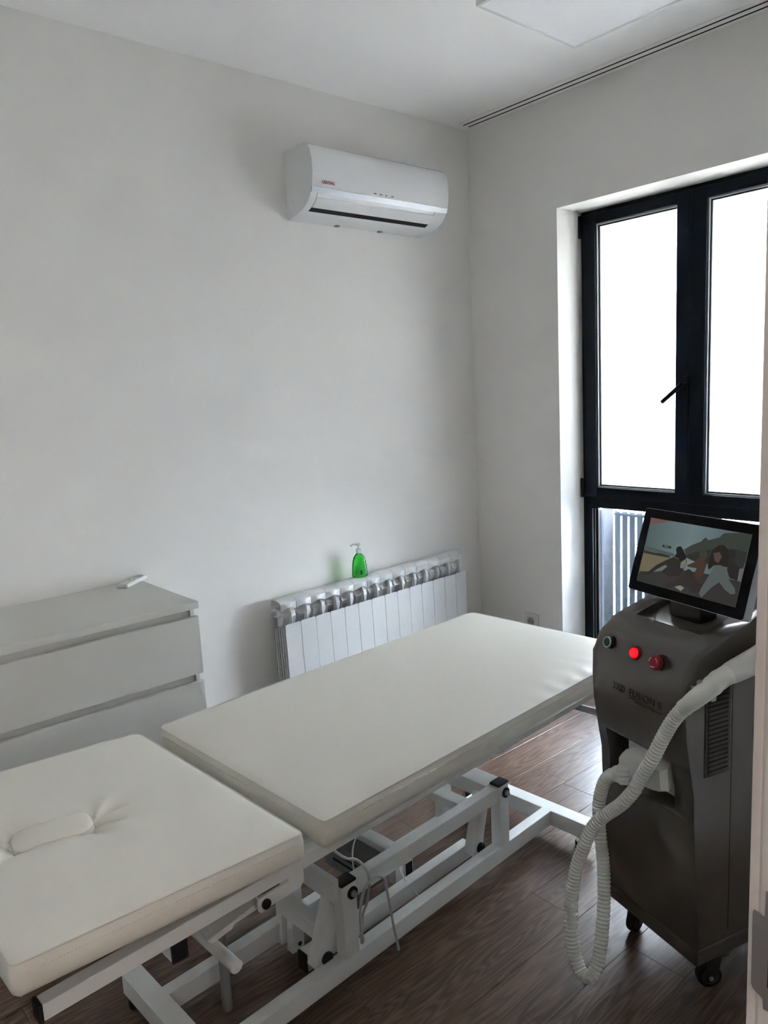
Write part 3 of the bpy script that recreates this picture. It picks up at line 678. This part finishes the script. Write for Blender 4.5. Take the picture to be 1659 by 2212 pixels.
P = []
for q in range(150):
    a = q*0.42; P.append((0.385+(0.030+0.003*sin(q*.37))*cos(a), 0.345+(0.018+0.003*cos(q*.61))*sin(a), 0.2935+0.0035*(q % 37)/12+0.003*(1+sin(a*.5))))
obj('cable_coil', tube(P, 0.0026, 6, smooth=False), M_cable, bd, True)
bm = cyl(bmesh.new(), (1.235, 0.20, 0.415), 0.0115, 0.52, 'y', 20, bev=0.002); tube([(1.235, 0.455, 0.415), (1.24, 0.46, 0.46), (1.25, 0.46, 0.53)], 0.008, 12, bm=bm); tube([(1.235, -0.045, 0.415), (1.24, 0.035, 0.47), (1.25, 0.035, 0.53)], 0.008, 12, bm=bm)
obj('paper_roll_holder', bm, mat('grey_steel', (0.22, 0.24, 0.25), 0.4, metal=0.4), bd, True)

# ---------------------------------------------------------------- laser machine
mc = empty('laser_machine', (-1.515, -2.037, 0), (0, 0, atan2(-0.272, 0.962))); tag(mc, 'dark taupe treatment machine on castors with tilted touch screen and three buttons', 'machine')
MW = 0.312
prof = [(0.0, 0.100), (-0.002, 0.139), (-0.008, 0.30), (-0.016, 0.470), (-0.018, 0.540), (-0.031, 0.613), (-0.043, 0.685), (-0.0465, 0.753), (-0.045, 0.815), (-0.041, 0.838), (-0.033, 0.857), (-0.021, 0.872), (-0.004, 0.884), (0.020, 0.8935), (0.060, 0.906),
        (0.150, 0.931), (0.240, 0.958), (0.300, 0.990), (0.345, 1.035), (0.385, 1.060), (0.430, 1.062), (0.462, 1.040), (0.472, 0.99), (0.472, 0.10)]
bm = extr(prof, 'y', 0, MW); 
side = [f for f in bm.faces if abs(f.normal.y) > 0.9 or len(f.verts) > 6]
es = [e for f in side for e in f.edges]
bmesh.ops.bevel(bm, geom=list(set(es)), offset=0.014, segments=4, profile=0.5, affect='EDGES')
body = obj('body', bm, M_taupe, mc, True)
cut = bmesh.new()
extr([(-0.2, 0.430), (0.030, 0.486), (0.030, 0.607), (-0.2, 0.607)], 'y', 0.058, 0.281, cut)
boolean(body, cut)
cut = extr([(0.052, 0.99), (0.056, 0.899), (0.075, 0.897), (0.250, 0.930), (0.250, 0.99)], 'y', 0.055, 0.262)
bevall(cut, 0.004, 2, 30)
boolean(body, cut)
# base skirt
bm = B(-0.006, 0.476, -0.004, MW+0.004, 0.099, 0.140, 0.006, 2); obj('base_skirt', bm, M_taupe, mc, True)
obj('recess_back', B(0.028, 0.036, 0.060, 0.279, 0.487, 0.605), M_taupe2, mc)
# side door line and vent
g = obj('vent_grille', B(0.012, 0.094, -0.0035, 0.003, 0.582, 0.800, 0.003), M_taupe2, mc, True)
obj('vent_void', B(0.020, 0.083, -0.0042, -0.003, 0.590, 0.792), M_dark, g)
s_ = None
for k in range(18):
    if s_ is None: s_ = obj('slat', B(0.019, 0.084, -0.0062, -0.0036, 0.0, 0.0080, 0.0008, 1), M_taupe2, g); o = s_
    else: o = bpy.data.objects.new('slat', s_.data); COL.objects.link(o); o.parent = g
    o.location = (0, 0, 0.5885+k*0.01125)
obj('door_gap', B(0.1005, 0.1022, -0.0006, 0.004, 0.16, 0.86), M_dark, mc)
# buttons
def frame_at(d, a, z, nrm):
    n = Vector(nrm).normalized(); q = n.to_track_quat('Z', 'Y'); return Matrix.Translation((d, a, z)) @ q.to_matrix().to_4x4()
NB = (-1.0, 0.0, 0.28)
def button(a, z, d, kind):
    M = frame_at(d, a, z, NB)
    def put(name, bm_, m_, par, sm=True):
        bmesh.ops.transform(bm_, matrix=M, verts=bm_.verts); return obj(name, bm_, m_, par, sm)
    if kind == 'green':
        p_ = put('start_button', lathe([(0.0165, -0.004), (0.0165, 0.003), (0.0145, 0.005), (0.0145, 0.014), (0.0125, 0.0155), (0.0125, 0.013), (0.0001, 0.013)]), M_cap, mc)
        put('bezel_ring', lathe([(0.0142, 0.0135), (0.0142, 0.0158), (0.0130, 0.0166), (0.0110, 0.0162), (0.0108, 0.0140)]), M_silver, p_)
        put('button_face', lathe([(0.0108, 0.012), (0.0106, 0.0150), (0.0098, 0.0156), (0.0001, 0.0156)]), M_green, p_); p_['label'] = 'green push button with silver ring'
    if kind == 'lit':
        p_ = put('indicator_button', lathe([(0.0170, -0.004), (0.0170, 0.003), (0.0150, 0.006), (0.0140, 0.010), (0.0130, 0.006), (0.0001, 0.006)]), M_red, mc)
        put('button_face', lathe([(0.0118, 0.004), (0.0118, 0.013), (0.0108, 0.0145), (0.0001, 0.0148)]), M_lit, p_); p_['label'] = 'glowing red push button'
    if kind == 'stop':
        p_ = put('emergency_stop', lathe([(0.0195, -0.004), (0.0195, 0.001), (0.0175, 0.004), (0.0120, 0.005), (0.0120, 0.014), (0.0001, 0.014)]), M_taupe2, mc)
        c_ = put('mushroom_head', lathe([(0.0120, 0.010), (0.0150, 0.012), (0.0178, 0.017), (0.0180, 0.021), (0.0165, 0.0262), (0.0140, 0.0282), (0.0001, 0.0290)]), M_red, p_)
        for q in range(3):
            a0 = q*2*pi/3+0.25
            P = [(0.0115*cos(a0+t*0.13), 0.0115*sin(a0+t*0.13), 0.0288) for t in range(8)]
            b2 = tube(P, 0.0008, 6, smooth=False)
            e_ = Vector(P[0]); tg = (Vector(P[0])-Vector(P[1])).normalized(); rd = e_.normalized()
            vs = [b2.verts.new(v) for v in (e_+tg*0.0035, e_+rd*0.0022, e_-rd*0.0022)]
            for v in vs: v.co.z = 0.0294
            b2.faces.new(vs)
            put('arrow_mark', b2, M_plast, p_, False)
        p_['label'] = 'red mushroom emergency stop button with arrows'
button(0.252, 0.848, -0.036, 'green'); button(0.163, 0.846, -0.036, 'lit'); button(0.083, 0.846, -0.036, 'stop')
# lettering
Ml = Matrix.Translation((-0.0472, 0.2365, 0.7350)) @ Matrix(((0,0,-1,0),(-1,0,0,0),(0,1,0,0),(0,0,0,1)))
text('model_lettering', '3XD', M_print, mc, Ml, 0.028, 0.0005, 0.76, 0.00035, 1.12)
Ml2 = Matrix.Translation((-0.0472, 0.1795, 0.7350)) @ Matrix(((0,0,-1,0),(-1,0,0,0),(0,1,0,0),(0,0,0,1)))
text('model_lettering', 'FUSION II', M_print, mc, Ml2, 0.028, 0.0004, 0.86, -0.0003, 1.05)
bm = B(-0.0476, -0.0464, 0.095, 0.178, 0.7300, 0.7310); box(bm, -0.0476, -0.0462, 0.072, 0.158, 0.7245, 0.7255); obj('underline', bm, M_print, mc)
# castors
def castor(d, a, ang):
    c_ = empty('castor', (d, a, 0.0), (0, 0, ang), mc)
    bm = cyl(bmesh.new(), (0, 0, 0.0310), 0.0310, 0.022, 'y', 36, bev=0.004); w_ = obj('wheel', bm, M_cap, c_, True)
    bm = cyl(bmesh.new(), (0, 0, 0.0310), 0.0205, 0.0245, 'y', 30, bev=0.001); h_ = obj('hub', bm, mat('hub_grey', (0.05, 0.05, 0.05), 0.4), w_, True) if False else obj('hub', bm, M_hub, c_, True)
    bm = bmesh.new()
    for yy in (-0.0165, 0.0145): extr([(-0.012, 0.020), (0.009, 0.020), (0.018, 0.045), (0.026, 0.090), (-0.004, 0.092), (-0.015, 0.038)], 'y', yy, yy+0.002, bm)
    box(bm, -0.010, 0.034, -0.0165, 0.0165, 0.088, 0.092); box(bm, -0.014, 0.040, -0.024, 0.024, 0.0975, 0.1005); cyl(bm, (0.014, 0, 0.095), 0.014, 0.008, 'z', 20)
    obj('fork', bm, M_taupe2, c_, True)
    bm = cyl(bmesh.new(), (0, -0.018, 0.0310), 0.0055, 0.005, 'y', 6); cyl(bm, (0, 0.018, 0.0310), 0.006, 0.005, 'y', 6); obj('axle_bolt', bm, M_zinc, c_)
M_hub = mat('hub_grey', (0.07, 0.07, 0.068), 0.4)
castor(0.070, 0.028, radians(-25)); castor(0.052, 0.262, radians(15)); castor(0.400, 0.040, 0.2); castor(0.400, 0.262, 0.3)
# touch screen
sc = empty('touch_screen', (0.100, 0.152, 0.977), (0, 0, 0), mc)
TIL = atan2(0.05, 0.163)
sc.matrix_local = Matrix.Translation((0.100, 0.152, 0.9775)) @ Matrix(((0,0,-1,0),(-1,0,0,0),(0,1,0,0),(0,0,0,1))) @ Matrix.Rotation(-TIL, 4, 'X')
# local: x right, y up along glass, z toward the viewer
def rrect(x0, x1, y0, y1, r, z0, z1, seg=6):
    pts = []
    for cx, cy, a0 in ((x1-r, y1-r, 0), (x0+r, y1-r, pi/2), (x0+r, y0+r, pi), (x1-r, y0+r, 1.5*pi)):
        pts += [(cx+r*cos(a0+pi/2*k/seg), cy+r*sin(a0+pi/2*k/seg)) for k in range(seg+1)]
    return extr(pts, 'z', z0, z1)
obj('screen_housing', bevall(rrect(-0.182, 0.182, -0.026, 0.196, 0.009, -0.026, -0.0015), 0.001, 1, 40), M_silver, sc, True)
obj('screen_glass', rrect(-0.1805, 0.1805, -0.0245, 0.1945, 0.008, -0.0015, 0.0), M_bezel, sc, True)
DWid, DHt = 0.31, 0.171
def emis(c, s=1.0):
    g_ = sum(c)/3; l = lin([ (v*0.65+g_*0.35)*0.84 for v in c]); M = bpy.data.materials.new('display_ink'); M.use_nodes = True; p = M.node_tree.nodes['Principled BSDF']
    p.inputs['Base Color'].default_value = (0.004, 0.004, 0.004, 1); p.inputs['Roughness'].default_value = 0.2; p.inputs['Specular IOR Level'].default_value = 0.15
    p.inputs['Emission Color'].default_value = l; p.inputs['Emission Strength'].default_value = s; return M
bm = bmesh.new(); sky = [(88, 104, 107), (100, 116, 118), (108, 123, 124), (96, 108, 108)]
disp = obj('display', box(bm, -DWid/2, DWid/2, 0, DHt, 0.0, 0.0004), emis((84, 97, 100)), sc)
nt_ = disp.data.materials[0].node_tree; p_ = nt_.nodes['Principled BSDF']; tcn = nt_.nodes.new('ShaderNodeTexCoord'); sx = nt_.nodes.new('ShaderNodeSeparateXYZ'); cr = nt_.nodes.new('ShaderNodeValToRGB')
nt_.links.new(tcn.outputs['Generated'], sx.inputs[0]); nt_.links.new(sx.outputs['X'], cr.inputs[0]); nt_.links.new(cr.outputs[0], p_.inputs['Emission Color'])
cr.color_ramp.elements[0].color = lin((74, 88, 88)); cr.color_ramp.elements[1].color = lin((70, 80, 82)); e = cr.color_ramp.elements.new(0.45); e.color = lin((100, 116, 119))
POLYS=[
 ('sea',(85, 96, 92),[(0.011, 0.554), (0.33, 0.53), (0.349, 0.488), (0.178, 0.486), (0, 0.504)]),
 ('bushes',(52, 58, 48),[(0.0, 0.492), (0.048, 0.486), (0.12, 0.481), (0.196, 0.492), (0.293, 0.485), (0.3, 0.457), (0.158, 0.444), (0.01, 0.43)]),
 ('sand',(128, 114, 80),[(0.008, 0.441), (0.138, 0.447), (0.291, 0.454), (0.415, 0.442), (0.335, 0.387), (0.227, 0.278), (0.109, 0.15), (0.014, 0.099), (0, 0.224)]),
 ('dark_sand',(58, 57, 54),[(0.01, 0.156), (0, 0), (1, 0), (0.999, 0.351), (0.762, 0.358), (0.424, 0.323), (0.167, 0.2)]),
 ('hill',(60, 70, 60),[(1, 1), (0.904, 0.995), (0.785, 0.963), (0.767, 0.958), (0.744, 0.932), (0.729, 0.889), (0.629, 0.817), (0.604, 0.852), (0.584, 0.826), (0.568, 0.782), (0.489, 0.71), (0.419, 0.621), (0.462, 0.513), (0.539, 0.486), (0.733, 0.489), (0.987, 0.519), (0.998, 0.647)]),
 ('hill_shade',(46, 54, 49),[(0.998, 0.647), (0.99, 0.756), (0.874, 0.767), (0.686, 0.707), (0.536, 0.618), (0.453, 0.55), (0.462, 0.513), (0.539, 0.486), (0.733, 0.489), (0.987, 0.519)]),
 ('surf',(135, 140, 136),[(0.47, 0.475), (0.539, 0.486), (0.566, 0.482), (0.519, 0.419), (0.464, 0.385)]),
 ('surf',(105, 110, 116),[(0.967, 0.524), (0.999, 0.533), (0.998, 0.356), (0.956, 0.356)]),
 ('figure',(50, 44, 40),[(0.332, 0.482), (0.391, 0.468), (0.454, 0.51), (0.478, 0.451), (0.461, 0.337), (0.436, 0.233), (0.326, 0.184), (0.239, 0.227), (0.293, 0.323), (0.265, 0.341), (0.202, 0.262), (0.114, 0.13), (0, 0.085), (0.013, 0.125), (0.103, 0.176), (0.173, 0.301), (0.256, 0.4)]),
 ('figure',(35, 31, 28),[(0.35, 0.642), (0.384, 0.657), (0.418, 0.607), (0.459, 0.525), (0.465, 0.46), (0.43, 0.434), (0.389, 0.474), (0.34, 0.485), (0.356, 0.545), (0.339, 0.601)]),
 ('vest',(128, 128, 118),[(0.419, 0.43), (0.458, 0.491), (0.473, 0.443), (0.459, 0.35), (0.424, 0.344)]),
 ('figure',(84, 56, 44),[(0.576, 0.552), (0.643, 0.522), (0.668, 0.485), (0.657, 0.305), (0.618, 0.25), (0.569, 0.311), (0.585, 0.396), (0.499, 0.389), (0.484, 0.406), (0.55, 0.476)]),
 ('figure',(74, 64, 50),[(0.581, 0.646), (0.607, 0.686), (0.635, 0.671), (0.653, 0.63), (0.657, 0.573), (0.64, 0.534), (0.596, 0.539), (0.576, 0.592)]),
 ('figure',(46, 44, 41),[(0.84, 0.741), (0.866, 0.765), (0.899, 0.738), (0.91, 0.666), (0.895, 0.598), (0.961, 0.534), (0.968, 0.351), (0.895, 0.372), (0.858, 0.471), (0.86, 0.611)]),
 ('figure',(57, 47, 42),[(0.505, 0.36), (0.534, 0.351), (0.594, 0.241), (0.628, 0.202), (0.683, 0.185), (0.658, 0.07), (0.595, 0.043), (0.522, 0.132), (0.425, 0.08), (0.349, 0.007), (0.311, 0.006), (0.319, 0.092), (0.408, 0.154), (0.458, 0.255)]),
 ('sweater',(92, 102, 102),[(0.741, 0.49), (0.792, 0.517), (0.85, 0.468), (0.894, 0.346), (0.961, 0.249), (0.977, 0.181), (0.94, 0.158), (0.876, 0.201), (0.819, 0.279), (0.765, 0.193), (0.722, 0.085), (0.689, 0.006), (0.66, 0.058), (0.668, 0.14), (0.698, 0.269), (0.723, 0.382)]),
 ('figure',(42, 36, 31),[(0.736, 0.779), (0.782, 0.793), (0.832, 0.741), (0.854, 0.647), (0.858, 0.509), (0.793, 0.514), (0.739, 0.498), (0.7, 0.412), (0.682, 0.458), (0.684, 0.602), (0.689, 0.695)]),
 ('face',(92, 73, 61),[(0.707, 0.655), (0.76, 0.686), (0.789, 0.625), (0.772, 0.535), (0.734, 0.552)]),
 ('blanket',(148, 142, 126),[(0.412, 0.058), (0.466, 0.1), (0.511, 0.081), (0.484, 0.023)]),
 ('banner',(128, 86, 80),[(0, 1), (0.226, 1.0), (0.11, 0.937), (0.011, 0.882)]),
 ('pill',(38, 48, 48),[(0.197, 0.629), (0.274, 0.629), (0.29, 0.62), (0.289, 0.592), (0.212, 0.589), (0.193, 0.604)]),
]
bm = bmesh.new(); bm.from_mesh(disp.data); inks = {}
for k, (nm, c, pts) in enumerate(POLYS):
    z0 = 0.0004+0.00006*(k+1)
    if c not in inks: inks[c] = len(disp.data.materials); disp.data.materials.append(emis(c))
    vs = [bm.verts.new((-DWid/2+u*DWid, v*DHt, z0)) for u, v in pts]
    f_ = bm.faces.new(vs); f_.normal_update()
    if f_.normal.z < 0: f_.normal_flip()
    f_.material_index = inks[c]; bmesh.ops.triangulate(bm, faces=[f_])
bm.to_mesh(disp.data); bm.free()
text('start_lettering', 'Start', emis((150, 158, 156)), sc, Matrix.Translation((-DWid/2+0.216*DWid, 0.600*DHt, 0.0019)), 0.0075, 0.00002)
bm = B(-0.040, 0.040, 0.0, 0.080, -0.040, -0.026, 0.004); box(bm, -0.032, 0.032, -0.030, 0.030, -0.060, -0.032, 0.006)
obj('screen_mount', bm, M_cap, sc, True)
bm = B(0.110, 0.170, 0.105, 0.205, 0.905, 0.965, 0.008); cyl(bm, (0.150, 0.155, 0.985), 0.018, 0.15, 'y', 20, bev=0.003)
obj('screen_stand', bm, M_cap, mc, True)
bm = B(0.085, 0.115, -0.030, -0.026, -0.024, -0.010) if False else bmesh.new()
for x_ in (-0.045, -0.028, 0.005): box(bm, x_, x_+0.014, -0.0262, -0.024, -0.020, -0.006)
obj('port', bm, M_gasket, sc)
# connector plate in the recess
pl_ = obj('connector_plate', B(0.018, 0.029, 0.086, 0.250, 0.489, 0.590, 0.002), M_plast, mc, True)
# chrome holder hooks on the side
for dd_, zz_, z2_ in ((-0.029, 0.8300, 0.815), (0.008, 0.7890, 0.800)):
    bm = tube([(dd_, 0.006, z2_), (dd_, -0.008, z2_), (dd_, -0.016, (zz_+z2_)/2), (dd_, -0.020, zz_)], 0.0032, 10, 0.004)
    box(bm, dd_-0.007, dd_+0.007, -0.030, -0.019, zz_-0.0075, zz_+0.0075, 0.0015); obj('holder_hook', bm, M_zinc, mc, True)

# ---------------------------------------------------------------- handpiece and hose (local to the machine's own frame)
hp = empty('handpiece', parent=mc); hp['label'] = 'ivory handpiece on a ribbed hose'
# connector block
bm = bmesh.new()
prof_ = [(0.045, 0.545), (0.050, 0.600), (0.150, 0.608), (0.185, 0.592), (0.203, 0.570), (0.203, 0.530), (0.185, 0.522), (0.120, 0.522), (0.075, 0.530)]
A_ = [bm.verts.new((0.019, 0.142+(p[0]-0.125)*0.74, 0.558+(p[1]-0.560)*0.88)) for p in prof_]; B_ = [bm.verts.new((-0.050, p[0], p[1])) for p in prof_]; C_ = [bm.verts.new((-0.066, 0.125+(p[0]-0.125)*0.88, 0.563+(p[1]-0.563)*0.80)) for p in prof_]
n = len(prof_)
for U_, V_ in ((A_, B_), (B_, C_)):
    for i in range(n): bm.faces.new((U_[i], V_[i], V_[(i+1) % n], U_[(i+1) % n]))
bm.faces.new(A_); bm.faces.new(C_[::-1]); bevall(bm, 0.009, 4, 20)
cn = obj('connector', bm, M_grip, hp, True)
HOSE = [(-0.075, 0.184, 0.526), (-0.08, 0.196, 0.525), (-0.085, 0.222, 0.495), (-0.085, 0.246, 0.45), (-0.09, 0.238, 0.439), (-0.095, 0.235, 0.386), (-0.105, 0.214, 0.326), (-0.115, 0.195, 0.265), (-0.135, 0.173, 0.193), (-0.155, 0.158, 0.136), (-0.18, 0.142, 0.083), (-0.2, 0.139, 0.056), (-0.21, 0.147, 0.047), (-0.215, 0.166, 0.05), (-0.215, 0.188, 0.082), (-0.21, 0.209, 0.141), (-0.195, 0.224, 0.201), (-0.18, 0.228, 0.268), (-0.165, 0.222, 0.322), (-0.145, 0.209, 0.385), (-0.13, 0.182, 0.432), (-0.115, 0.132, 0.488), (-0.1, 0.103, 0.536), (-0.095, 0.096, 0.557), (-0.08, 0.065, 0.629), (-0.07, 0.045, 0.683)]
HOSE = [(-0.055, 0.165, 0.534), (-0.078, 0.196, 0.528), (-0.085, 0.224, 0.495)] + HOSE[4:] + [(-0.060, 0.020, 0.738), (-0.052, -0.010, 0.780), (-0.045, -0.030, 0.803)]
ridge = lambda s: 0.0148+0.0024*(0.5+0.5*cos(2*pi*s/0.0095))
obj('hose', tube(HOSE, 0.02, 16, 0.0019, ridge), M_hose, hp, True)
d_ = (Vector(HOSE[1])-Vector(HOSE[0])).normalized(); c0 = Vector(HOSE[0])+d_*0.012
Mc = Matrix.Translation(c0) @ d_.to_track_quat('Z', 'Y').to_matrix().to_4x4()
bm = bmesh.new(); seg = 48; rings = []
for r_, z_ in ((0.021, -0.016), (0.0235, -0.012), (0.0235, 0.014), (0.0215, 0.018), (0.0190, 0.028), (0.0165, 0.029)):
    rings.append([bm.verts.new(Mc @ Vector(((r_+(0.0022*(1 if (k//2) % 2 else 0) if 0.023 < r_ else 0))*cos(2*pi*k/seg), (r_+(0.0022*(1 if (k//2) % 2 else 0) if 0.023 < r_ else 0))*sin(2*pi*k/seg), z_))) for k in range(seg)])
for a, b in zip(rings, rings[1:]):
    for k in range(seg): bm.faces.new((a[k], a[(k+1) % seg], b[(k+1) % seg], b[k]))
bm.faces.new(rings[0][::-1]); bm.faces.new(rings[-1]); obj('collar_nut', bm, M_grip, hp, True)
sl_ = [(-0.056, 0.000, 0.768), (-0.045, -0.030, 0.803), (-0.020, -0.040, 0.822), (0.010, -0.040, 0.836), (0.040, -0.040, 0.843)]
obj('hose_sleeve', tube(sl_, 0.0232, 20, 0.004, lambda s: 0.0178+0.0045*min(1, s/0.10)+0.0006*sin(s*170+2*sin(s*61))), M_hose, hp, True)
gr = [(0.034, -0.040, 0.842), (0.060, -0.042, 0.848), (0.100, -0.044, 0.856), (0.150, -0.046, 0.868), (0.200, -0.048, 0.892), (0.240, -0.048, 0.925)]
obj('grip', tube(gr, 0.024, 24, 0.006, lambda s: 0.0245-0.003*math.exp(-s/0.01)+0.006*min(1, s/0.12)-0.010*max(0, s-0.14)/0.1), M_grip, hp, True)
